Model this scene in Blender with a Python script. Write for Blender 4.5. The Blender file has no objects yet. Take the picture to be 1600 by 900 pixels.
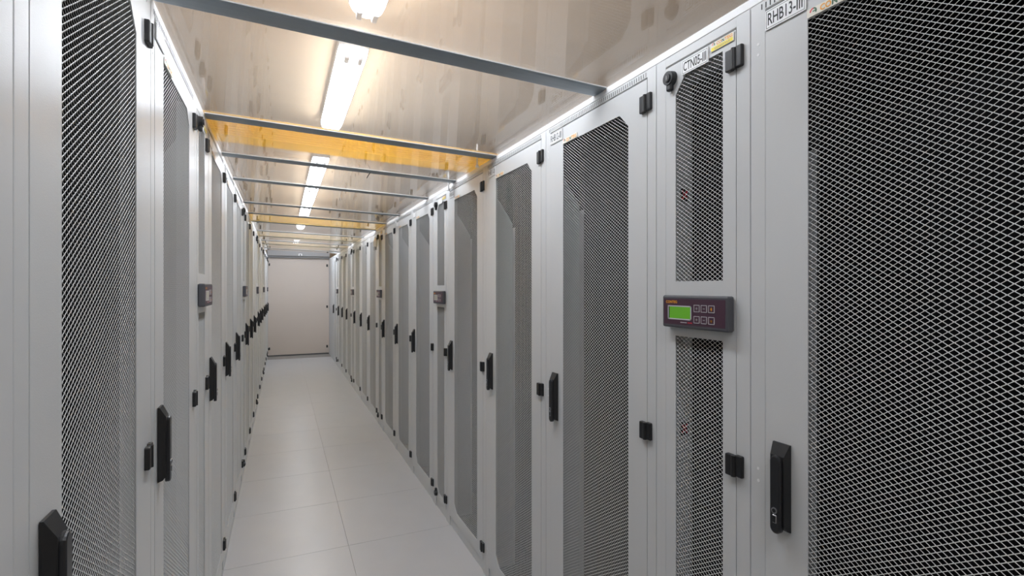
import bpy, bmesh, math, random
from mathutils import Vector, Matrix

random.seed(7)
SC = bpy.context.scene
COL = SC.collection
PI = math.pi

# ------------------------------------------------------------------ camera, world, exposure
FPX = 796.5                       # focal length in pixels of the 1600 px wide frame
YAW = math.atan(359.3 / FPX)      # corridor vanishes left of the picture centre
cam_d = bpy.data.cameras.new('camera')
cam = bpy.data.objects.new('camera', cam_d)
COL.objects.link(cam)
cam_d.sensor_fit = 'HORIZONTAL'
cam_d.sensor_width = 36.0
cam_d.lens = 36.0 * FPX / 1600.0
cam_d.clip_start = 0.02
cam.location = (0, 0, 1.346)
cam.rotation_euler = (PI / 2, 0, -YAW)
SC.camera = cam

w = bpy.data.worlds.new('world')
SC.world = w
w.use_nodes = True
w.node_tree.nodes['Background'].inputs[0].default_value = (1, 0.97, 0.92, 1)
w.node_tree.nodes['Background'].inputs[1].default_value = 0.15

SC.view_settings.view_transform = 'Standard'
SC.view_settings.look = 'None'
SC.view_settings.gamma = 1.0
SC.view_settings.use_curve_mapping = False
SC.view_settings.exposure = 0.0
LAMP = 43.5                       # strength of the fluorescent diffusers

A = 0.869        # right cabinet fronts at x = A
B = 0.250        # left cabinet fronts at x = -B
DZ = 0.032       # the left row stands this much higher
WR, WC = 0.596, 0.286
YEND = 11.06
ZC = 2.524         # room ceiling, right above the luminaires
YROOM = 17.5      # the room goes on beyond the enclosed aisle

# ------------------------------------------------------------------ materials
def nodes(name):
    m = bpy.data.materials.new(name)
    m.use_nodes = True
    nt = m.node_tree
    b = nt.nodes['Principled BSDF']
    return m, nt, b

def pbr(name, col, rough=0.5, metal=0.0, spec=0.5, bump=0.0, scale=200.0, var=0.0, vscale=3.0):
    m, nt, b = nodes(name)
    b.inputs['Base Color'].default_value = (*col, 1)
    b.inputs['Roughness'].default_value = rough
    b.inputs['Metallic'].default_value = metal
    b.inputs['Specular IOR Level'].default_value = spec
    tc = nt.nodes.new('ShaderNodeTexCoord')
    if bump:
        n = nt.nodes.new('ShaderNodeTexNoise')
        n.inputs['Scale'].default_value = scale
        n.inputs['Detail'].default_value = 2
        bp = nt.nodes.new('ShaderNodeBump')
        bp.inputs['Strength'].default_value = bump
        bp.inputs['Distance'].default_value = 0.001
        nt.links.new(tc.outputs['Object'], n.inputs['Vector'])
        nt.links.new(n.outputs['Fac'], bp.inputs['Height'])
        nt.links.new(bp.outputs['Normal'], b.inputs['Normal'])
    if var:
        n2 = nt.nodes.new('ShaderNodeTexNoise')
        n2.inputs['Scale'].default_value = vscale
        n2.inputs['Detail'].default_value = 4
        mx = nt.nodes.new('ShaderNodeMix')
        mx.data_type = 'RGBA'
        mx.inputs[6].default_value = (*[c * (1 - var) for c in col], 1)
        mx.inputs[7].default_value = (*[min(1, c * (1 + var)) for c in col], 1)
        nt.links.new(tc.outputs['Object'], n2.inputs['Vector'])
        nt.links.new(n2.outputs['Fac'], mx.inputs[0])
        nt.links.new(mx.outputs[2], b.inputs['Base Color'])
    return m

def emit(name, col, s):
    m, nt, b = nodes(name)
    b.inputs['Base Color'].default_value = (*col, 1)
    b.inputs['Emission Color'].default_value = (*col, 1)
    b.inputs['Emission Strength'].default_value = s
    return m

def sheet_mat(name, tint, haze_col, haze, ior=1.5, rough=0.02, streak=True, through=0.55):
    """clear plastic sheet: see-through, a little milky, with a Fresnel gloss"""
    m = bpy.data.materials.new(name)
    m.use_nodes = True
    nt = m.node_tree
    nt.nodes.clear()
    N, L = nt.nodes.new, nt.links.new
    out = N('ShaderNodeOutputMaterial')
    tr = N('ShaderNodeBsdfTransparent'); tr.inputs[0].default_value = (*tint, 1)
    tl = N('ShaderNodeBsdfTranslucent'); tl.inputs[0].default_value = (*haze_col, 1)
    df = N('ShaderNodeBsdfDiffuse'); df.inputs[0].default_value = (*haze_col, 1)
    m1 = N('ShaderNodeMixShader'); m1.inputs[0].default_value = through
    L(df.outputs[0], m1.inputs[1]); L(tl.outputs[0], m1.inputs[2])
    m2 = N('ShaderNodeMixShader')
    L(tr.outputs[0], m2.inputs[1]); L(m1.outputs[0], m2.inputs[2])
    tc = N('ShaderNodeTexCoord')
    if streak:   # faint smears left from wiping, running along the sheet
        mp = N('ShaderNodeMapping'); mp.inputs['Scale'].default_value = (1.2, 9.0, 1.0)
        L(tc.outputs['Object'], mp.inputs[0])
        ns = N('ShaderNodeTexNoise'); ns.inputs['Scale'].default_value = 2.5; ns.inputs['Detail'].default_value = 5
        L(mp.outputs[0], ns.inputs['Vector'])
        mr = N('ShaderNodeMapRange')
        mr.inputs['From Min'].default_value = 0.3; mr.inputs['From Max'].default_value = 0.75
        mr.inputs['To Min'].default_value = haze * 0.9; mr.inputs['To Max'].default_value = haze * 1.15
        L(ns.outputs['Fac'], mr.inputs[0]); L(mr.outputs[0], m2.inputs[0])
    else:
        m2.inputs[0].default_value = haze
    gl = N('ShaderNodeBsdfGlossy'); gl.inputs['Roughness'].default_value = rough
    geo = N('ShaderNodeNewGeometry')
    ir = N('ShaderNodeMapRange')
    ir.inputs['To Min'].default_value = ior; ir.inputs['To Max'].default_value = 1.0 / ior
    L(geo.outputs['Backfacing'], ir.inputs[0])
    fr = N('ShaderNodeFresnel'); L(ir.outputs[0], fr.inputs['IOR'])
    m3 = N('ShaderNodeMixShader')
    L(fr.outputs[0], m3.inputs[0]); L(m2.outputs[0], m3.inputs[1]); L(gl.outputs[0], m3.inputs[2])
    nb = N('ShaderNodeTexNoise'); nb.inputs['Scale'].default_value = 3.0
    L(tc.outputs['Object'], nb.inputs['Vector'])
    bp = N('ShaderNodeBump'); bp.inputs['Strength'].default_value = 0.06; bp.inputs['Distance'].default_value = 0.01
    L(nb.outputs['Fac'], bp.inputs['Height']); L(bp.outputs[0], gl.inputs['Normal'])
    L(m3.outputs[0], out.inputs[0])
    return m

M = {}
M['grey'] = pbr('powder_coat_light_grey', (0.60, 0.605, 0.605), 0.30, bump=0.16, scale=650)
M['mesh'] = pbr('powder_coat_mesh', (0.62, 0.62, 0.61), 0.4)
M['inner'] = pbr('inner_grey', (0.60, 0.605, 0.61), 0.5, bump=0.05)
M['black'] = pbr('black_plastic', (0.012, 0.012, 0.013), 0.38, bump=0.12, scale=600)
M['black2'] = pbr('black_satin_lever', (0.018, 0.018, 0.02), 0.28)
M['baffle'] = pbr('baffle_grey', (0.44, 0.445, 0.45), 0.6, bump=0.05)
M['lining'] = pbr('dark_grey_lining', (0.035, 0.035, 0.037), 0.7, spec=0.2)
M['panelblack'] = pbr('black_blanking_paint', (0.006, 0.006, 0.0065), 0.7, spec=0.08)
M['void'] = pbr('dark_interior', (0.004, 0.004, 0.004), 0.9, spec=0.05)
M['chrome'] = pbr('lock_metal', (0.45, 0.45, 0.47), 0.35, metal=0.9)
M['white'] = pbr('white_label', (0.85, 0.85, 0.85), 0.45)
M['ink'] = pbr('black_ink', (0.02, 0.02, 0.02), 0.6)
M['greyink'] = pbr('grey_ink', (0.30, 0.30, 0.30), 0.6)
M['cream'] = pbr('sticker_cream', (0.80, 0.76, 0.66), 0.4)
M['orange'] = pbr('orange_ink', (0.85, 0.36, 0.02), 0.5)
M['yellow'] = pbr('yellow_sticker', (0.86, 0.70, 0.02), 0.45)
M['green_ink'] = pbr('dark_green_ink', (0.03, 0.12, 0.05), 0.5)
M['red_ink'] = pbr('red_ink', (0.75, 0.03, 0.05), 0.5)
M['bezel'] = pbr('display_bezel_grey', (0.075, 0.075, 0.085), 0.45, bump=0.05)
M['face'] = pbr('display_face_maroon', (0.065, 0.026, 0.045), 0.4)
M['lcd'] = emit('green_screen', (0.10, 0.33, 0.015), 0.22)
M['lcdoff'] = pbr('pale_screen', (0.42, 0.42, 0.36), 0.35)
M['lightgrey'] = pbr('pale_grey_plastic', (0.55, 0.53, 0.55), 0.4)
M['steel'] = pbr('galvanised_steel', (0.30, 0.34, 0.37), 0.42, metal=0.5, bump=0.1, scale=60, var=0.12, vscale=14)
M['strip'] = pbr('white_edge_strip', (0.84, 0.84, 0.84), 0.25)
M['floor'] = pbr('floor_tile_laminate', (0.45, 0.45, 0.457), 0.32, var=0.05, vscale=6, bump=0.03, scale=90)
M['joint'] = pbr('floor_joint', (0.30, 0.28, 0.26), 0.8)
M['doorpaint'] = pbr('cream_door_paint', (0.62, 0.545, 0.485), 0.45, var=0.03, vscale=2)
M['wall'] = pbr('cream_wall', (0.72, 0.60, 0.46), 0.8, var=0.04, vscale=2)
M['ceil'] = pbr('cream_ceiling', (0.57, 0.415, 0.255), 0.8, var=0.05, vscale=1.5)
M['diff'] = emit('lit_diffuser', (0.88, 0.965, 1.08), LAMP)
M['house'] = pbr('luminaire_housing', (0.62, 0.62, 0.62), 0.5)
M['holder'] = pbr('lamp_holder_grey', (0.50, 0.50, 0.52), 0.5)
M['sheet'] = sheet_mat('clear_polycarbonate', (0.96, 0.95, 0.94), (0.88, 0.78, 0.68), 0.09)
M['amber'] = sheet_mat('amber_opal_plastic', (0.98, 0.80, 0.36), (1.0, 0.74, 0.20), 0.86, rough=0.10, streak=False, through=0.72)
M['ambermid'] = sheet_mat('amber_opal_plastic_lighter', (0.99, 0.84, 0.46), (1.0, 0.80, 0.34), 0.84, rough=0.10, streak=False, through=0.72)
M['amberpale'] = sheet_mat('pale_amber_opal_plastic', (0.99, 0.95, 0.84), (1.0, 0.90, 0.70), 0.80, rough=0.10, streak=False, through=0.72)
M['beam'] = pbr('grey_header_paint', (0.36, 0.36, 0.37), 0.5, bump=0.05)
M['doorline'] = pbr('grey_rubber', (0.10, 0.10, 0.10), 0.7)

# ------------------------------------------------------------------ mesh helpers
class MB:
    """collects faces of several materials into ONE mesh"""
    def __init__(s): s.v = []; s.f = []; s.mi = []; s.mats = []
    def m(s, key):
        if key not in s.mats: s.mats.append(key)
        return s.mats.index(key)
    def add(s, vs, fs, key):
        o = len(s.v); k = s.m(key)
        s.v += [tuple(p) for p in vs]
        for f in fs: s.f.append([i + o for i in f]); s.mi.append(k)
        return s
    def box(s, x0, x1, y0, y1, z0, z1, key, bev=0.0, seg=1):
        if not bev:
            vs = [(x, y, z) for x in (x0, x1) for y in (y0, y1) for z in (z0, z1)]
            return s.add(vs, [(0, 1, 3, 2), (4, 6, 7, 5), (0, 4, 5, 1), (2, 3, 7, 6), (0, 2, 6, 4), (1, 5, 7, 3)], key)
        bm = bmesh.new()
        bmesh.ops.create_cube(bm, size=1)
        bmesh.ops.scale(bm, vec=(x1 - x0, y1 - y0, z1 - z0), verts=bm.verts)
        bmesh.ops.translate(bm, vec=((x0 + x1) / 2, (y0 + y1) / 2, (z0 + z1) / 2), verts=bm.verts)
        bmesh.ops.bevel(bm, geom=bm.edges[:], offset=bev, segments=seg, affect='EDGES', profile=0.5)
        return s.bm(bm, key)
    def bm(s, bm, key):
        bm.verts.index_update()
        s.add([v.co[:] for v in bm.verts], [[v.index for v in f.verts] for f in bm.faces], key)
        bm.free(); return s
    def prism(s, pts, y0, y1, key, bev=0.0):
        """polygon in x,z (counter-clockwise seen from -y) extruded from y0 (front) to y1"""
        n = len(pts)
        vs = [(p[0], y0, p[1]) for p in pts] + [(p[0], y1, p[1]) for p in pts]
        fs = [list(range(n)), list(range(2 * n - 1, n - 1, -1))]
        fs += [(i, n + i, n + (i + 1) % n, (i + 1) % n) for i in range(n)]
        if bev:
            bm = bmesh.new()
            bv = [bm.verts.new(v) for v in vs]
            for f in fs: bm.faces.new([bv[i] for i in f])
            bm.verts.index_update(); bm.edges.ensure_lookup_table()
            ed = [e for e in bm.edges if all(abs(v.co.y - y0) < 1e-7 for v in e.verts)]
            bmesh.ops.bevel(bm, geom=ed, offset=bev, segments=2, affect='EDGES', profile=0.5)
            return s.bm(bm, key)
        return s.add(vs, fs, key)
    def cyl(s, c, r, ax, h, key, n=14, r2=None):
        """cylinder or cone frustum from c along axis ax (0,1,2) by h"""
        r2 = r if r2 is None else r2
        vs = []
        for k, rr in ((0, r), (1, r2)):
            for i in range(n):
                t = 2 * PI * i / n; p = [0, 0, 0]
                p[ax] = c[ax] + k * h
                p[(ax + 1) % 3] = c[(ax + 1) % 3] + rr * math.cos(t)
                p[(ax + 2) % 3] = c[(ax + 2) % 3] + rr * math.sin(t)
                vs.append(p)
        fs = [(i, (i + 1) % n, n + (i + 1) % n, n + i) for i in range(n)] + [list(range(n))[::-1], list(range(n, 2 * n))]
        return s.add(vs, fs, key)
    def ring_plate(s, outer, inner, y0, y1, key):
        """plate with one hole; loops of equal length in x,z"""
        n = len(outer)
        vs = [(p[0], y, p[1]) for y in (y0, y1) for loop in (outer, inner) for p in loop]
        fs = []
        for i in range(n):
            j = (i + 1) % n
            fs.append((i, j, n + j, n + i))                       # front
            fs.append((2 * n + j, 2 * n + i, 3 * n + i, 3 * n + j))   # back
            fs.append((j, i, 2 * n + i, 2 * n + j))               # outer rim
            fs.append((n + i, n + j, 3 * n + j, 3 * n + i))       # inner rim
        return s.add(vs, fs, key)
    def text(s, txt, size, key, x, y, z, width=None):
        """flat lettering facing -y, left end at x, base line at z"""
        cu = bpy.data.curves.new('lettering', 'FONT')
        cu.body = txt; cu.size = size; cu.offset = size * (0.012 if key == 'ink' else 0.03); cu.resolution_u = 3
        ob = bpy.data.objects.new('lettering', cu)
        COL.objects.link(ob)
        dg = bpy.context.evaluated_depsgraph_get()
        me = bpy.data.meshes.new_from_object(ob.evaluated_get(dg))
        xs = [v.co.x for v in me.vertices]
        k = 1.0 if width is None else width / (max(xs) - min(xs))
        x0 = min(xs)
        s.add([(x + (v.co.x - x0) * k, y, z + v.co.y) for v in me.vertices], [list(p.vertices) for p in me.polygons], key)
        bpy.data.objects.remove(ob); bpy.data.curves.remove(cu); bpy.data.meshes.remove(me)
        return s
    def mesh(s, name):
        me = bpy.data.meshes.new(name)
        me.from_pydata(s.v, [], s.f)
        for k in s.mats: me.materials.append(M[k])
        me.polygons.foreach_set('material_index', s.mi)
        me.validate()
        bm = bmesh.new(); bm.from_mesh(me)
        bmesh.ops.recalc_face_normals(bm, faces=bm.faces) if len(bm.faces) < 4000 else None
        bm.to_mesh(me); bm.free()
        me.update()
        return me

def place(name, me, parent=None, loc=(0, 0, 0), label=None, kind=None):
    o = bpy.data.objects.new(name, me)
    COL.objects.link(o)
    o.location = loc
    if parent: o.parent = parent
    if label: o['label'] = label
    if kind: o['kind'] = kind
    return o

def tag(o, label, cat, group=None):
    o['label'] = label; o['category'] = cat
    if group: o['group'] = group
    return o

def empty(name, loc, rz, label, cat, group=None):
    o = bpy.data.objects.new(name, None)
    COL.objects.link(o)
    o.location = loc; o.rotation_euler = (0, 0, rz); o.empty_display_size = 0.1
    return tag(o, label, cat, group)

def copy_tree(o, parent=None):
    c = o.copy(); COL.objects.link(c)
    if parent: c.parent = parent
    for ch in o.children: copy_tree(ch, c)
    return c

# ------------------------------------------------------------------ the setting
def struct(name, mb, parent=None):
    return place(name, mb.mesh(name), parent, kind='structure')

X0, X1, Y0 = -1.75, 2.35, -2.6
fl = struct('floor', MB().box(X0, X1, Y0, YROOM, -0.06, -0.004, 'joint'))
tile = MB().box(0.0008, 0.5992, 0.0008, 0.5992, -0.004, 0.0, 'floor').mesh('floor_tile')
ty0 = 2.78 - 0.6 * 9
for i in range(-1, 1):
    for k in range(0, 24):
        y = ty0 + 0.6 * k
        if y + 0.6 > YEND + 0.1 or y < Y0: continue
        place('floor_tile', tile, fl, (0.317 + 0.6 * i, y, 0))
struct('ceiling', MB().box(X0, X1, Y0, YROOM, ZC, ZC + 0.1, 'ceil'))
struct('wall_left', MB().box(X0 - 0.1, X0, Y0, YROOM, -0.06, ZC + 0.1, 'wall'))
struct('wall_right', MB().box(X1, X1 + 0.1, Y0, YROOM, -0.06, ZC + 0.1, 'wall'))
struct('wall_near', MB().box(X0, X1, Y0 - 0.1, Y0, -0.06, ZC + 0.1, 'wall'))
struct('wall_far', MB().box(X0, X1, YROOM - 0.1, YROOM, -0.06, ZC + 0.1, 'wall'))

# white edge strips between the cabinet tops and the clear sheets, plinth under the raised left row
Y_ROW0 = -0.52
ZS = 1.938
struct('trim_1', MB().box(A + 0.003, A + 0.05, Y_ROW0, YEND, 1.9155, ZS, 'strip', 0.003))
struct('trim_2', MB().box(-B - 0.05, -B - 0.003, Y_ROW0, YEND, 1.9155 + DZ, ZS + DZ, 'strip', 0.003))
struct('trim_3', MB().box(-B - 0.9, -B - 0.004, Y_ROW0, YEND, 0.0, DZ - 0.0005, 'inner', 0.002))

# sliding door closing the far end of the aisle
dr = struct('door_1', MB().box(-B - 0.06, A + 0.05, YEND + 0.004, YEND + 0.045, 0.022, 1.95, 'doorpaint', 0.003))
place('bottom_seal', MB().box(-B - 0.02, A + 0.02, YEND - 0.006, YEND + 0.03, 0.002, 0.024, 'doorline', 0.003).mesh('bottom_seal'), dr)
hb = MB()
hb.box(-B - 0.02, A + 0.02, YEND - 0.10, YEND + 0.06, 1.975, 2.085, 'beam', 0.012, 2)
hb.box(-B - 0.02, A + 0.02, YEND - 0.06, YEND + 0.0, 1.945, 1.976, 'greyink', 0.004)
place('header_beam', hb.mesh('header_beam'), dr)
for hz in (0.13, 0.94, 1.78):
    place('hinge', MB().box(A - 0.045, A - 0.015, YEND - 0.012, YEND + 0.006, hz, hz + 0.05, 'black', 0.002).mesh('hinge'), dr)
for hz in (0.13, 1.78):
    place('hinge', MB().box(-B + 0.012, -B + 0.035, YEND - 0.012, YEND + 0.006, hz, hz + 0.05, 'black', 0.002).mesh('hinge'), dr)

# ------------------------------------------------------------------ cabinet pieces (shared meshes)
def hole_loops(x0, x1, z0, z1, hx0, hx1, hz0, hz1, ch, cx=0.040, cz=0.040):
    """outer rectangle and hole outline with chamfers at the corners named in ch ('tr','bl','tl','br')"""
    inner, outer = [], []
    def corner(px, pz, ox, oz, name, first):
        sx = 1 if name[1] == 'l' else -1
        sz = 1 if name[0] == 'b' else -1
        if name in ch:
            h = (px + sx * cx, pz); v = (px, pz + sz * cz)
            # eased chamfer: one extra point by each end
            h2 = (px + sx * cx * 0.66, pz + sz * cz * 0.34); v2 = (px + sx * cx * 0.34, pz + sz * cz * 0.66)
            pts = [h, h2, v2, v]
            out = [(h[0], oz), (ox, oz), (ox, oz), (ox, v[1])]
            out = [(h[0], oz), (ox + sx * cx * 0.3, oz), (ox, oz + sz * cz * 0.3), (ox, v[1])]
            out[1] = (ox, oz); out[2] = (ox, oz + sz * cz * 0.5)
            if first == 'v': pts, out = pts[::-1], out[::-1]
            return pts, out
        return [(px, pz)], [(ox, oz)]
    # counter-clockwise seen from the front (-y): x to the right, z up
    for (px, pz, ox, oz, nm, first) in ((hx0, hz0, x0, z0, 'bl', 'v'), (hx1, hz0, x1, z0, 'br', 'h'),
                                        (hx1, hz1, x1, z1, 'tr', 'v'), (hx0, hz1, x0, z1, 'tl', 'h')):
        a, b = corner(px, pz, ox, oz, nm, first)
        inner += a; outer += b
    return outer, inner

def wire_mesh(name, x0, x1, z0, z1, y):
    """expanded metal: every strand is a real bar with width and depth"""
    LW, SW, wd, dp = 0.0145, 0.0098, 0.00094, 0.0005
    ca, sa = math.cos(math.radians(38)), math.sin(math.radians(38))
    vs, fs = [], []
    nx = int((x1 - x0) / (LW / 2)); nz = int((z1 - z0) / (SW / 2))
    ax, az = LW / 2, SW / 2
    ln = math.hypot(ax, az)
    for i in range(nx):
        for k in range(nz):
            xa = x0 + i * ax; za = z0 + k * az
            if (i + k) % 2 == 0: p, q = (xa, za), (xa + ax, za + az)
            else: p, q = (xa, za + az), (xa + ax, za)
            tx, tz = (q[0] - p[0]) / ln, (q[1] - p[1]) / ln
            # the strand is a flat strip turned about its own length, upper edge leaning in
            px, pz = (-tz, tx) if tx > 0 else (tz, -tx)
            if pz < 0: px, pz = -px, -pz
            wx, wy, wz = ca * px * wd / 2, sa * wd / 2, ca * pz * wd / 2
            hx, hy, hz = sa * px * dp / 2, -ca * dp / 2, sa * pz * dp / 2
            e = 0.0004
            p = (p[0] - tx * e, p[1] - tz * e); q = (q[0] + tx * e, q[1] + tz * e)
            o = len(vs)
            for c in (p, q):
                for (a_, b_) in ((1, 1), (-1, 1), (-1, -1), (1, -1)):
                    vs.append((c[0] + a_ * wx + b_ * hx, y + 0.0006 + a_ * wy + b_ * hy, c[1] + a_ * wz + b_ * hz))
            if (i + k) % 2 == 0:      # widened bond where strands meet
                n0 = len(vs)
                for (ex, ez) in ((-0.0024, 0), (-0.0008, -0.0007), (0.0008, -0.0007), (0.0024, 0), (0.0008, 0.0007), (-0.0008, 0.0007)):
                    vs.append((xa + ex, y - 0.00008, za + ez))
                fs.append(tuple(range(n0, n0 + 6)))
            fs += [(o + 1, o + 5, o + 4, o), (o + 2, o + 6, o + 5, o + 1), (o + 3, o + 7, o + 6, o + 2), (o, o + 4, o + 7, o + 3)]
    me = bpy.data.meshes.new(name)
    me.from_pydata(vs, [], fs)
    me.materials.append(M['mesh'])
    me.update()
    return me

def body_mesh(name, W, ztop, zdoor0, zdoor1, depth, lining='inner'):
    b = MB(); t = 0.018; P = 0.0352; g = 0.0008
    b.box(g, t, 0.028, depth, 0.03, ztop - 0.02, lining)
    b.box(W - t, W - g, 0.028, depth, 0.03, ztop - 0.02, lining)
    b.box(g, W - g, 0.028, depth, ztop - 0.03, ztop - 0.001, lining)
    b.box(g, W - g, 0.028, depth, 0.0, 0.03, lining)
    b.box(t, W - t, depth - 0.02, depth, 0.03, ztop - 0.03, 'void')
    # front frame: two posts with a stepped groove, header and sill
    for s in (0, 1):
        x0, x1 = (g, P) if s == 0 else (W - P, W - g)
        b.box(x0, x1, -0.0003, 0.045, 0.0, ztop, 'grey', 0.0012, 2)
    b.box(P - 0.002, W - P + 0.002, -0.0003, 0.045, zdoor1 + 0.0035, ztop, 'grey', 0.002)
    b.box(P, W - P, 0.004, 0.045, 0.0, zdoor0 - 0.0035, 'grey', 0.002)
    return b.mesh(name)

def handle_parts():
    # base plate with sloped top, narrow lever that ends rounded, lock with chrome rim
    b = MB()
    z0, z1 = -0.082, 0.082
    prof = [(0.0, z0), (0.0, z1), (-0.004, z1), (-0.0155, z1 - 0.022), (-0.0155, z0 + 0.012), (-0.010, z0 + 0.004)]
    n = len(prof)
    xs = (-0.018, 0.018)
    vs = [(x * (0.80 if p[0] < -0.012 else 1.0), p[0], p[1]) for x in xs for p in prof]
    fs = [list(range(n)), list(range(2 * n - 1, n - 1, -1))] + [(i, n + i, n + (i + 1) % n, (i + 1) % n) for i in range(n)]
    b.add(vs, fs, 'black')
    base = b.mesh('handle_base')
    g = MB()
    pts = []
    for i in range(9):
        t = PI + PI * i / 8
        pts.append((0.0112 * math.cos(t), -0.075 + 0.0112 * math.sin(t)))
    for i in range(9):
        t = PI * i / 8
        pts.append((0.0112 * math.cos(t), 0.050 + 0.0112 * math.sin(t)))
    g.prism(pts, -0.0220, -0.0125, 'black2', 0.003)
    lever = g.mesh('handle_lever')
    l = MB()
    l.cyl((0, -0.0237, -0.042), 0.0058, 1, 0.004, 'chrome', 14)
    l.cyl((0, -0.0243, -0.042), 0.0038, 1, 0.004, 'black', 10)
    l.box(-0.0042, 0.0042, -0.0230, -0.020, -0.066, -0.050, 'chrome', 0.001)
    l.box(-0.0028, 0.0028, -0.0237, -0.020, -0.064, -0.052, 'black')
    lock = l.mesh('lock_cylinder')
    return base, lever, lock

def hinge_mesh():
    h = MB()
    h.box(-0.021, -0.003, -0.009, 0.006, -0.0225, 0.0225, 'black', 0.0025, 2)
    h.box(0.003, 0.021, -0.007, 0.006, -0.0205, 0.0245, 'black', 0.0025, 2)
    h.cyl((0, -0.006, -0.0215), 0.0056, 2, 0.044, 'black', 12)
    return h.mesh('hinge')

def plate(mb, x, z, W, H, txt, tw=0.76):
    y = -0.0035
    mb.box(x, x + W, y, -0.0015, z, z + H, 'white')
    k = 0.0022; e = 0.0009; yy = y - 0.00015
    for (a, b, c, d) in ((x + k, x + W - k, z + k, z + k + e), (x + k, x + W - k, z + H - k - e, z + H - k),
                         (x + k, x + k + e, z + k, z + H - k), (x + W - k - e, x + W - k, z + k, z + H - k)):
        mb.box(a, b, yy, y, c, d, 'ink')
    if txt:
        mb.text(txt, H * 0.86, 'ink', x + W * 0.07, y - 0.0004, z + H * 0.21, W * tw + W * 0.1)
    return mb

def sticker(mb, x, z, W, H, two=False):
    y = -0.0030
    mb.box(x, x + W, y, -0.0015, z, z + H, 'cream')
    h = H
    zt = z
    if two:
        mb.box(x + W * 0.03, x + W * 0.97, y - 0.0002, y, z + H * 0.04, z + H * 0.46, 'yellow')
        for i in range(9):   # a line of very small print
            mb.box(x + W * (0.18 + 0.075 * i), x + W * (0.225 + 0.075 * i), y - 0.0004, y, z + H * 0.18, z + H * 0.32, 'greyink')
        h = H * 0.55; zt = z + H * 0.45
    mb.text('CO', h * 0.95, 'orange', x + W * 0.27, y - 0.0004, zt + h * 0.16, W * 0.22)
    mb.text('N', h * 0.95, 'green_ink', x + W * 0.505, y - 0.0004, zt + h * 0.16, W * 0.10)
    mb.text('TEG', h * 0.95, 'orange', x + W * 0.62, y - 0.0004, zt + h * 0.16, W * 0.34)
    # round two-colour emblem
    cx, cz, r = x + W * 0.13, zt + h * 0.52, h * 0.36
    for i in range(9):
        t = -0.4 + i * 0.42
        mb.box(cx + r * math.cos(t) - r * 0.22, cx + r * math.cos(t) + r * 0.22, y - 0.0003, y,
               cz + r * math.sin(t) - r * 0.22, cz + r * math.sin(t) + r * 0.22, 'green_ink' if i < 5 else 'red_ink')
    mb.box(cx - r * 0.2, cx + r * 0.75, y - 0.0003, y, cz - r * 0.15, cz + r * 0.2, 'green_ink')
    return mb

HB, HL, HK = handle_parts()
HINGE = hinge_mesh()

# --- wide cabinet with one mesh door
RD0, RD1, RTOP = 0.055, 1.891, 1.9145
RX0, RX1, RZ0, RZ1 = 0.124, WR - 0.115, 0.114, 1.832
R_BODY = body_mesh('cabinet_body', WR, RTOP, RD0, RD1, 1.0, 'lining')
o_, i_ = hole_loops(0.0360, WR - 0.0360, RD0, RD1, RX0, RX1, RZ0, RZ1, ('tr', 'bl'))
dm = MB().ring_plate(o_, i_, -0.0007, 0.0015, 'grey')
for (xa, xb, za, zb) in ((0.0365, 0.0385, RD0, RD1), (WR - 0.0385, WR - 0.0365, RD0, RD1)):
    dm.box(xa, xb, 0.0015, 0.02, za, zb, 'grey')
dm.box(0.0385, WR - 0.0385, 0.0015, 0.02, RD1 - 0.002, RD1, 'grey')
dm.box(0.0385, WR - 0.0385, 0.0015, 0.02, RD0, RD0 + 0.002, 'grey')
R_DOOR = dm.mesh('cabinet_door')
R_WIRE = wire_mesh('wire_mesh', RX0 - 0.012, RX1 + 0.012, RZ0 - 0.012, RZ1 + 0.012, 0.0016)
PLUG = MB().cyl((0, 0.0025, 0), 0.0045, 1, -0.003, 'strip', 12, 0.003).mesh('screw_plug')
vs_ = MB()
for i in range(56):
    vs_.box(0.026 + i * 0.0096, 0.0284 + i * 0.0096, -0.0006, 0.0006, 1.8985, 1.9095, 'ink')
SLOTS = vs_.mesh('vent_slots')
PANEL = MB().box(0, 0.482, 0, 0.012, 0.0, 1.0, 'panelblack').mesh('blanking_panel')
SPLITS = [1.862, 1.690, 1.566, 1.520]
while SPLITS[-1] > 0.2: SPLITS.append(SPLITS[-1] - 0.1345)
RAIL = MB()
RAIL.box(0.0, 0.036, 0, 0.002, 0.05, 1.63, 'baffle').box(0.034, 0.037, -0.002, 0.03, 0.05, 1.86, 'lining')
RAIL.box(0.0, 0.036, 0, 0.002, 1.63, 1.86, 'lining')
RAIL = RAIL.mesh('mounting_rail')
BAFFLE = MB().add([(x, y, z) for x in (0.0, 0.0015) for (y, z) in ((0.028, 0.032), (0.150, 0.032), (0.150, 1.62), (0.028, 1.80))],
                  [(0, 1, 2, 3), (7, 6, 5, 4), (0, 4, 5, 1), (1, 5, 6, 2), (2, 6, 7, 3), (3, 7, 4, 0)], 'baffle').mesh('side_baffle')
joined = MB()
for za, zb in zip(SPLITS, SPLITS[1:]):
    joined.box(0, 0.482, 0, 0.012, zb + 0.0004, za - 0.0004, 'panelblack')
PANELS_FAR = joined.mesh('equipment_front')

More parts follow.
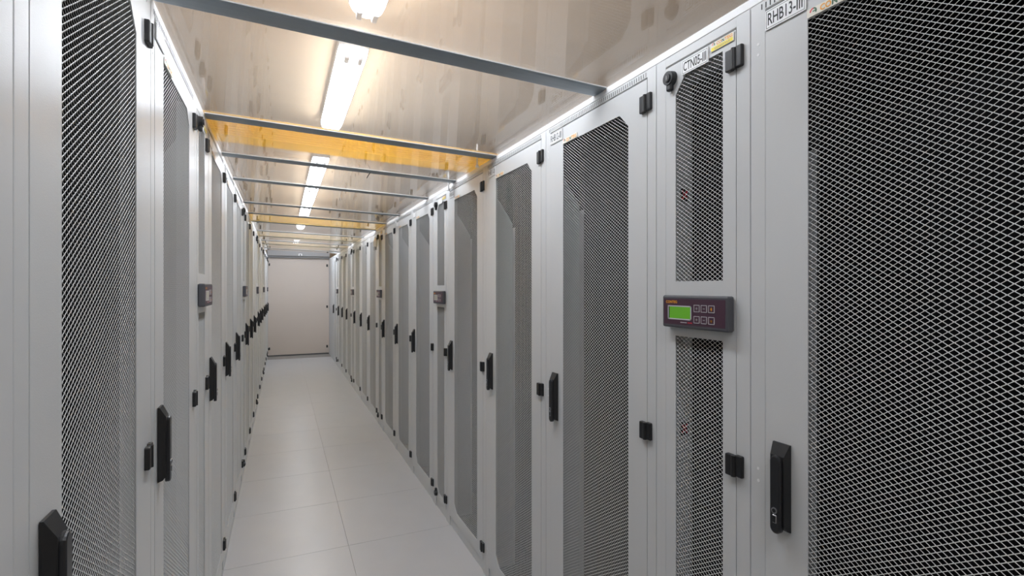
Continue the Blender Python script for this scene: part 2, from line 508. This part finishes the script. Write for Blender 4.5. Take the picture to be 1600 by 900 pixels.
def make_cabinet(loc, rz, label, group, depth=0.16, near=True, txt=None, detail=True, baffle=True):
    t = empty('server_cabinet', loc, rz, label, 'cabinet', group)
    place('cabinet_body', R_BODY, t)
    d = place('door', R_DOOR, t)
    place('wire_mesh', R_WIRE, d)
    place('handle_base', HB, d, (0.074, -0.0015, 0.969))
    place('handle_lever', HL, d, (0.074, -0.0015, 0.969))
    if detail: place('lock', HK, d, (0.074, -0.0015, 0.969), 'chrome lock below the black lever')
    for z in (0.1195, 0.973, 1.827):
        place('hinge', HINGE, d, (WR - 0.0365, -0.001, z))
    lab = plate(MB(), 0.0375, RD1 - 0.040, 0.085, 0.038, txt)
    place('label_plate', lab.mesh('label_plate'), d, label=('white plate printed ' + txt) if txt else None)
    if detail:
        place('brand_sticker', R_STICK, d, label='cream sticker with orange lettering')
        for z in (1.833, 1.812, 0.985, 0.961, 0.135, 0.113):
            place('screw_plug', PLUG, t, (0.019, -0.0003, z))
        place('vent_slots', SLOTS, t, kind='stuff')
    if baffle:
        for x in (0.0186, WR - 0.0201): place('side_baffle', BAFFLE, t, (x, 0, 0))
    place('mounting_rail', RAIL, t, (0.0205, depth, 0))
    r2 = place('mounting_rail', RAIL, t, (WR - 0.0205, depth + 0.002, 0)); r2.rotation_euler = (0, 0, PI)
    if near:
        for za, zb in zip(SPLITS, SPLITS[1:]):
            p = place('blanking_panel', PANEL, t, (WR / 2 - 0.241, depth, zb))
            p.scale = (1, 1, za - zb - 0.0007)
    else:
        place('equipment_front', PANELS_FAR, t, (WR / 2 - 0.241, depth, 0))
    return t
R_STICK = sticker(MB(), 0.1245, RZ1 + 0.0012, 0.092, 0.0150).mesh('brand_sticker')

# --- narrow cooling cabinet: two mesh windows, control display between them
CD0, CD1 = 0.058, 1.888
CX0, CX1 = 0.070, WC - 0.071
C_BODY = body_mesh('cooling_body', WC, RTOP, CD0, CD1, 1.0)
zm = 1.30
cd = MB()
o_, i_ = hole_loops(0.0360, WC - 0.0360, zm, CD1, CX0, CX1, 1.362, 1.858, ('tl',), 0.036, 0.045)
cd.ring_plate(o_, i_, -0.0007, 0.0015, 'grey')
o_, i_ = hole_loops(0.0360, WC - 0.0360, CD0, zm, CX0, CX1, 0.100, 1.231, ('bl',), 0.036, 0.045)
cd.ring_plate(o_, i_, -0.0007, 0.0015, 'grey')
cd.box(0.0365, 0.0385, 0.0015, 0.02, CD0, CD1, 'grey').box(WC - 0.0385, WC - 0.0365, 0.0015, 0.02, CD0, CD1, 'grey')
cd.box(0.0385, WC - 0.0385, 0.0015, 0.02, CD1 - 0.002, CD1, 'grey')
C_DOOR = cd.mesh('cooling_door')
C_WIRE_U = wire_mesh('wire_mesh_upper', CX0 - 0.01, CX1 + 0.01, 1.352, 1.868, 0.0016)
C_WIRE_L = wire_mesh('wire_mesh_lower', CX0 - 0.01, CX1 + 0.01, 0.088, 1.241, 0.0016)
kn = MB()
kn.cyl((0, 0, 0), 0.0185, 1, -0.014, 'black', 20, 0.0165)
kn.cyl((0, -0.013, 0), 0.0105, 1, -0.004, 'black2', 18, 0.0098)
kn.box(-0.0085, 0.0085, -0.012, 0.0, -0.031, 0.0, 'black', 0.004, 2)
kn.box(-0.0012, 0.0012, -0.0176, -0.016, -0.005, 0.005, 'greyink')
KNOB = kn.mesh('door_lock')
core = MB()
core.box(0.02, WC - 0.02, 0.10, 0.112, 0.07, 1.87, 'panelblack')
CORE = core.mesh('fan_plate')
fin = MB()
for k in range(58):
    fin.box(0.026, WC - 0.026, 0.094, 0.1, 0.10 + k * 0.03, 0.1035 + k * 0.03, 'void')
FINS = fin.mesh('cooling_fins')
mk = MB()
mk.box(0.0185, 0.021, 0.062, 0.086, -0.016, 0.016, 'ink')
for sg in (-1, 1):
    c = Vector((0.0213, 0.074, 0)); dd = Vector((0, 0.009, 0.011 * sg)); nn = Vector((0, 0.0022, -0.0018 * sg))
    mk.add([c - dd - nn, c + dd - nn, c + dd + nn, c - dd + nn], [(0, 1, 2, 3)], 'red_ink')
MARKS = mk.mesh('fan_mark')
C_STICK = sticker(MB(), WC - 0.036 - 0.067, 1.8675, 0.063, 0.0185, True).mesh('brand_sticker')

def display_meshes(lit):
    x0, x1, z0, z1 = 0.047, WC - 0.0385, 1.2525, 1.3285
    b = MB()
    b.box(x0, x1, -0.021, -0.0015, z0, z1, 'bezel', 0.004, 2)
    bez = b.mesh('display_bezel')
    f = MB(); y = -0.0214
    fx0, fx1, fz0, fz1 = x0 + 0.006, x1 - 0.0065, z0 + 0.008, z1 - 0.008
    W, H = fx1 - fx0, fz1 - fz0
    f.box(fx0, fx1, y, -0.0195, fz0, fz1, 'face')
    f.text('CONTEG', 0.0085, 'orange', fx0 + W * 0.04, y - 0.0003, fz0 + H * 0.83, W * 0.20)
    for i in range(5): f.box(fx0 + W * (0.30 + 0.022 * i), fx0 + W * (0.316 + 0.022 * i), y - 0.0003, y, fz0 + H * 0.075, fz0 + H * 0.11, 'lightgrey')
    for i in range(3): f.box(fx0 + W * (0.425 + 0.026 * i), fx0 + W * (0.443 + 0.026 * i), y - 0.0003, y, fz0 + H * 0.075, fz0 + H * 0.11, 'red_ink')
    fac = f.mesh('display_face')
    s = MB()
    sx0, sx1, sz0, sz1 = fx0 + W * 0.075, fx0 + W * 0.485, fz0 + H * 0.19, fz0 + H * 0.74
    k = 0.0028
    s.box(sx0, sx1, y - 0.0006, y, sz0, sz0 + k, 'lightgrey').box(sx0, sx1, y - 0.0006, y, sz1 - k, sz1, 'lightgrey')
    s.box(sx0, sx0 + k, y - 0.0006, y, sz0, sz1, 'lightgrey').box(sx1 - k, sx1, y - 0.0006, y, sz0, sz1, 'lightgrey')
    s.box(sx0 + k, sx0 + k + 0.003, y - 0.0003, y, sz0 + k, sz1 - k, 'ink')
    s.box(sx0 + k + 0.003, sx1 - k, y - 0.0004, y, sz0 + k, sz1 - k, 'lcd' if lit else 'lcdoff')
    scr = s.mesh('screen')
    bt = []
    for r in range(2):
        for c in range(3):
            q = MB()
            bx = fx0 + W * (0.525 + 0.115 * c); bz = fz0 + H * (0.52 - 0.42 * r)
            bw, bh, e = W * 0.092, H * 0.27, 0.0013
            q.box(bx, bx + bw, y - 0.0008, y, bz, bz + e, 'lightgrey').box(bx, bx + bw, y - 0.0008, y, bz + bh - e, bz + bh, 'lightgrey')
            q.box(bx, bx + e, y - 0.0008, y, bz, bz + bh, 'lightgrey').box(bx + bw - e, bx + bw, y - 0.0008, y, bz, bz + bh, 'lightgrey')
            q.box(bx + e, bx + bw - e, y - 0.0006, y, bz + e, bz + bh - e, 'face')
            mx, mz = bx + bw / 2, bz + bh / 2
            if c == 2:      # up and down arrows
                sg = 1 if r == 0 else -1
                q.add([(mx - 0.003, y - 0.001, mz - 0.001 * sg), (mx + 0.003, y - 0.001, mz - 0.001 * sg), (mx, y - 0.001, mz + 0.0045 * sg)], [(0, 1, 2)], 'orange')
                q.box(mx - 0.001, mx + 0.001, y - 0.001, y, mz - 0.004, mz + 0.001, 'orange')
            else:
                q.box(mx - 0.003, mx + 0.003, y - 0.0009, y, mz - 0.0009, mz + 0.0009, 'greyink')
                if c == 0: q.box(mx - 0.0009, mx + 0.0009, y - 0.0009, y, mz - 0.003, mz + 0.003, 'greyink')
            bt.append(q.mesh('button'))
    return bez, fac, scr, bt
DISP = {True: display_meshes(True), False: display_meshes(False)}

def make_cooler(loc, rz, label, group, lit=False, txt=None, detail=True):
    t = empty('cooling_cabinet', loc, rz, label, 'cooling cabinet', group)
    place('cabinet_body', C_BODY, t)
    d = place('door', C_DOOR, t)
    place('wire_mesh', C_WIRE_U, d); place('wire_mesh', C_WIRE_L, d)
    place('door_lock', KNOB, d, (0.058, -0.0015, 1.856))
    k = place('door_lock', KNOB, d, (0.058, -0.0015, 0.088)); k.rotation_euler = (0, PI, 0)
    for z in (0.1195, 0.973, 1.826):
        place('hinge', HINGE, d, (WC - 0.0365, -0.001, z))
    bez, fac, scr, bt = DISP[lit]
    ds = place('control_display', bez, t, label='dark grey control display between the mesh windows')
    place('display_face', fac, ds)
    place('screen', scr, ds, label='green lit screen' if lit else None)
    if detail:
        for m_ in bt: place('button', m_, ds)
        place('brand_sticker', C_STICK, d, label='cream and yellow sticker with orange lettering')
        for z in (1.585, 0.985): place('fan_mark', MARKS, t, (0, 0, z), 'red cross on dark square')
        place('cooling_fins', FINS, t, kind='stuff')
    place('label_plate', plate(MB(), 0.094, 1.8505, 0.082, 0.034, txt).mesh('label_plate'), d,
          label=('white plate printed ' + txt) if txt else None)
    place('fan_plate', CORE, t)
    return t

# ------------------------------------------------------------------ the two rows
ORD = ['first', 'second', 'third', 'fourth', 'fifth', 'sixth', 'seventh', 'eighth']
def right(y_near, W): return (A, y_near + W, 0.0), -PI / 2
def left(y_near): return (-B, y_near, DZ), PI / 2

G_R = 'mesh-door cabinets in the right row'
G_L = 'mesh-door cabinets in the left row'
G_CR = 'narrow cooling cabinets in the right row'
G_CL = 'narrow cooling cabinets in the left row'

# right row, outward from the camera
y = 0.746 - WR
l, r = right(y, WR)
make_cabinet(l, r, 'large light grey cabinet with plate RHB13-III, nearest mesh door on the right', G_R, depth=0.128, txt='RHB13-III')
y = 0.746
l, r = right(y, WC)
make_cooler(l, r, 'narrow light grey cooling cabinet with plate CTN05-III and lit green screen', G_CR, True, 'CTN05-III')
y += WC
texts = {(0, 0): 'RHB12-III', (0, 1): 'RHB11-III', (0, 2): 'RHB10-III'}
for g in range(5):
    n = 3 if g < 4 else 1
    for k in range(n):
        near = g == 0
        l, r = right(y, WR)
        tx = texts.get((g, k))
        if tx: lb = 'light grey cabinet with plate %s, %s mesh door beyond the green-screen cooling unit' % (tx, ORD[k])
        elif n == 1: lb = 'last mesh-door cabinet in the right row, beside the far door'
        else: lb = '%s mesh-door cabinet beyond the %s display unit of the right row' % (ORD[k], ORD[g])
        make_cabinet(l, r, lb, G_R, 0.128, near, tx, detail=g < 2)
        y += WR
    if g < 4:
        l, r = right(y, WC)
        ex = {1: ', white tag hung on its lock'}.get(g, '')
        make_cooler(l, r, '%s narrow display cabinet in the right row%s' % (ORD[g + 1], ex), G_CR, False, None, detail=g < 2)
        y += WC
Y_R_END = y
struct('trim_4', MB().box(A + 0.006, A + 0.9, Y_R_END + 0.004, YEND, 0.0, 1.9145, 'inner', 0.002))

# left row
y = 0.683 - WR
make_cabinet(*left(y), 'light grey cabinet post cut off by the left picture edge', G_L, 0.128, False, None, detail=False)
y += WR
make_cabinet(*left(y), 'nearest mesh door on the left, its black handle cut off by the bottom edge', G_L, 0.128, True, None, baffle=False)
y += WR
make_cabinet(*left(y), 'second mesh-door cabinet on the left, complete black handle beside its mesh', G_L, 0.128, True, None)
y += WR
for g in range(5):
    lb = 'nearest narrow cabinet with a display in the left row' if g == 0 else \
         '%s narrow cabinet with a display in the left row, counted from the camera' % ORD[g]
    make_cooler(*left(y), lb, G_CL, False, None, detail=g < 2)
    y += WC
    for k in range(3 if g < 4 else 1):
        lb = '%s mesh-door cabinet beyond the %s display unit of the left row' % (ORD[k], ORD[g]) if g < 4 else \
             'last mesh-door cabinet in the left row, touching the far door'
        make_cabinet(*left(y), lb, G_L, 0.128, False, None, detail=g < 1)
        y += WR

# ------------------------------------------------------------------ bars, clear sheets, amber sheets
BARS = [-0.30, 0.42, 1.290, 2.133, 2.710, 3.294, 4.164, 4.745, 5.318, 6.153, 6.782, 7.36, 7.95, 8.80]
def zr(x): return (A - x) / (A + B) * DZ       # the roof falls towards the right row
def skew_box(mb, x0, x1, y0, y1, z0, z1, key):
    vs = [(x, yy, z + zr(x)) for x in (x0, x1) for yy in (y0, y1) for z in (z0, z1)]
    return mb.add(vs, [(0, 1, 3, 2), (4, 6, 7, 5), (0, 4, 5, 1), (2, 3, 7, 6), (0, 2, 6, 4), (1, 5, 7, 3)], key)

def bar_mesh():
    # shallow rolled steel profile with turned-up rounded flanges
    prof = [(-0.035, 0.0), (-0.034, -0.003), (-0.028, -0.0052), (-0.012, -0.0066), (0.012, -0.0066), (0.028, -0.0052), (0.034, -0.003), (0.035, 0.0)]
    b = MB(); n = len(prof)
    x0, x1 = -B + 0.0025 - 0.004, A + 0.002
    vs = [(x, p[0], p[1] + zr(x)) for x in (x0, x1) for p in prof]
    b.add(vs, [list(range(n)), list(range(2 * n - 1, n - 1, -1))] + [(i, (i + 1) % n, n + (i + 1) % n, n + i) for i in range(n)], 'steel')
    skew_box(b, x0, x1, -0.0366, -0.0352, -0.0026, 0.0, 'strip')  # white lip stands in for the bright highlight along the bar's near top edge
    return b.mesh('cross_bar')
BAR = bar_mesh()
NB = len(BARS)
vis = 0
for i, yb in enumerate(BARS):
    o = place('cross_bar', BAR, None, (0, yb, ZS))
    if yb < 1.0: lb = 'grey steel cross bar above and behind the camera, %s' % ('nearer one' if yb > 0 else 'farther one')
    else:
        vis += 1
        lb = ['thickest grey steel cross bar, nearest across the ceiling', 'grey steel cross bar in front of the brightest amber strip'][vis - 1] if vis < 3 else \
             '%s grey steel cross bar across the ceiling, counted from the camera' % (ORD + ['ninth', 'tenth', 'eleventh', 'twelfth', 'thirteenth', 'fourteenth', 'fifteenth'])[vis - 1]
    tag(o, lb, 'bar', 'steel cross bars under the clear ceiling sheets')
ORD2 = ORD + ['ninth', 'tenth', 'eleventh', 'twelfth', 'thirteenth', 'fourteenth', 'fifteenth', 'sixteenth', 'seventeenth']
ed = [-0.52] + BARS + [9.25]
for i in range(len(ed) - 1):
    mb = MB()
    skew_box(mb, -B - 0.03, A + 0.03, ed[i] + 0.001, ed[i + 1] - 0.001, 0.0003, 0.0042, 'sheet')
    o = place('clear_sheet', mb.mesh('clear_sheet'), None, (0, 0, ZS))
    n = i - 2
    if n < 0: lb = 'glossy clear ceiling sheet overhead behind the picture, number %s' % ORD2[i]
    elif n == 0: lb = 'glossy clear ceiling sheet in front of the nearest cross bar'
    else: lb = 'glossy clear ceiling sheet between the %s and %s cross bars' % (ORD2[n - 1], ORD2[n]) if i < len(ed) - 2 else \
              'last glossy clear ceiling sheet, a short piece nearest the far door'
    tag(o, lb, 'ceiling sheet', 'clear sheets roofing the aisle')

def amber_mesh(y0, yr, y1, key):
    """tinted plastic strip lying on the clear sheets: ribbed from y0 to yr, flat on to y1"""
    pr = []
    yy = y0
    while yy + 0.03 < yr:
        pr += [(yy, 0.0), (yy + 0.010, 0.0), (yy + 0.017, 0.008), (yy + 0.026, 0.008)]
        yy += 0.034
    pr += [(yy, 0.0), (y1, 0.0)]
    b = MB(); n = len(pr); th = 0.0016
    vs = []
    for x in (-B - 0.02, A + 0.02):
        for (py, pz) in pr: vs.append((x, py, pz + zr(x)))
        for (py, pz) in pr: vs.append((x, py, pz + th + zr(x)))
    m2 = 2 * n; fs = []
    for i in range(n - 1):
        fs.append((i, i + 1, m2 + i + 1, m2 + i)); fs.append((n + i + 1, n + i, m2 + n + i, m2 + n + i + 1))
        fs.append((i, n + i, n + i + 1, i + 1)); fs.append((m2 + i + 1, m2 + n + i + 1, m2 + n + i, m2 + i))
    fs.append((0, m2, m2 + n, n)); fs.append((n - 1, 2 * n - 1, m2 + 2 * n - 1, m2 + n - 1))
    b.add(vs, fs, key)
    return b.mesh('amber_strip')
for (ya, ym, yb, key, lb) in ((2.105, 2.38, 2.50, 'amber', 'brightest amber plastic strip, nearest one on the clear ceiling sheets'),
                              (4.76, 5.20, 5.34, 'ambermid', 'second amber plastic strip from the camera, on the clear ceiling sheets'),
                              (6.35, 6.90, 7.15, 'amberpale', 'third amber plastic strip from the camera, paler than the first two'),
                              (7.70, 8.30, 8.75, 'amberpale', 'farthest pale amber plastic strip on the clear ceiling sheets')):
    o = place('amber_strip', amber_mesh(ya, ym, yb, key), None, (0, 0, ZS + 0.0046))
    tag(o, lb, 'plastic strip', 'amber strips on the aisle roof')

# ------------------------------------------------------------------ fluorescent luminaires above the sheets
LZ, LX, LL, LWD = 2.445, 0.31, 1.27, 0.14
def lamp_meshes():
    h = MB()
    h.box(-LWD / 2, LWD / 2, 0, LL, 0.035, 0.0785, 'house', 0.008, 2)
    d = MB()
    pts = []
    for i in range(11):
        t = PI + PI * i / 10
        pts.append((LWD / 2 * math.cos(t) * 0.97, 0.036 + 0.052 * math.sin(t)))
    # rounded trough, ends pulled in
    secs = [(0.003, 0.80), (0.02, 0.95), (0.06, 1.0), (LL - 0.06, 1.0), (LL - 0.02, 0.95), (LL - 0.003, 0.80)]
    n = len(pts); vs = []
    for (yy, k) in secs:
        for p in pts: vs.append((p[0] * k, yy, 0.036 + (p[1] - 0.036) * k))
    fs = []
    for s in range(len(secs) - 1):
        for i in range(n - 1):
            fs.append((s * n + i, s * n + i + 1, (s + 1) * n + i + 1, (s + 1) * n + i))
        fs.append((s * n + n - 1, s * n, (s + 1) * n, (s + 1) * n + n - 1))
    fs += [list(range(n))[::-1], list(range((len(secs) - 1) * n, len(secs) * n))]
    d.add(vs, fs, 'diff')
    hd = MB().box(-0.0105, 0.0105, 0.008, 0.066, -0.0225, 0.02, 'holder', 0.004, 2)
    return h.mesh('housing'), d.mesh('diffuser'), hd.mesh('lamp_holder')
LH_, LD_, LHD = lamp_meshes()
LAMPS = [(-1.2, 'added fluorescent luminaire above the camera, unseen, brightening the near cabinets'),  # first one is unseen, added to light the cabinets near the camera
         (0.86, 'lit fluorescent luminaire cut off by the top picture edge'),
         (2.49, 'largest fully visible lit fluorescent luminaire, between the two nearest cross bars'),
         (4.72, 'third lit luminaire from the top edge, partly behind a cross bar'),
         (6.12, 'fourth lit luminaire from the top edge, seen through the clear ceiling'),
         (7.52, 'fifth lit luminaire from the top edge, ending at an amber strip'),
         (8.97, 'sixth lit luminaire, a small glow between two amber strips'),
         (11.6, 'lit luminaire hidden behind the third amber strip'),
         (13.95, 'lit luminaire hidden behind the farthest amber strip')]
for (ly, lb) in LAMPS:
    t = empty('luminaire', (LX, ly, LZ), 0, lb, 'lamp', 'fluorescent luminaires over the aisle')
    place('housing', LH_, t); place('diffuser', LD_, t)
    for yy in (0.0, LL - 0.074):
        for xx in (-0.03, 0.03): place('lamp_holder', LHD, t, (xx, yy, -0.0005))

# ------------------------------------------------------------------ small things
ms = MB().box(-0.035, 0.035, -0.03, 0.0, -0.022, 0.022, 'strip', 0.005, 2)
ms.cyl((0, -0.03, -0.004), 0.012, 1, -0.008, 'black', 14, 0.008)
tag(place('motion_sensor', ms.mesh('motion_sensor'), None, (0.33, YEND - 0.10, 2.005)),
    'small white sensor with dark eye on the header above the far door', 'sensor')

tg = MB().cyl((0, -0.032, -0.105), 0.019, 2, 0.062, 'white', 16)
tg.cyl((0, -0.032, -0.043), 0.019, 2, 0.016, 'white', 16, 0.008).cyl((0, -0.032, -0.027), 0.008, 2, 0.014, 'white', 12)
tg.cyl((0, -0.032, -0.135), 0.012, 2, 0.03, 'greyink', 12)
yt = 0.746 + 2 * (WC + 3 * WR) + WC - 0.058
o = place('hanging_tag', tg.mesh('hanging_tag'), None, (A, yt, 1.856)); o.rotation_euler = (0, 0, -PI / 2)
tag(o, 'white tag hanging from the lock of the third display cabinet, right row', 'tag')

pin = MB().cyl((0, 0, -0.032), 0.0034, 2, 0.094, 'white', 10)
pin.cyl((0, 0, -0.043), 0.0095, 2, 0.011, 'white', 14, 0.006)
PIN = pin.mesh('white_pin')
G_P = 'white threaded pins through the clear ceiling'
tag(place('white_pin', PIN, None, (0.811, 2.185, ZS + zr(0.811))),
    'white pin with round foot by the right end of the nearest amber strip', 'pin', G_P)
tag(place('white_pin', PIN, None, (0.855, 2.765, ZS + zr(0.855))),
    'white pin by the right end of the third cross bar', 'pin', G_P)
ct = MB().cyl((0, 0, 0), 0.0022, 2, -0.035, 'black', 6)
o = place('cable_tie', ct.mesh('cable_tie'), None, (0.415, 2.70, ZS + zr(0.415) - 0.008)); o.rotation_euler = (0.3, 0.5, 0)
tag(o, 'dark cable tie end poking down from the third cross bar', 'cable tie')
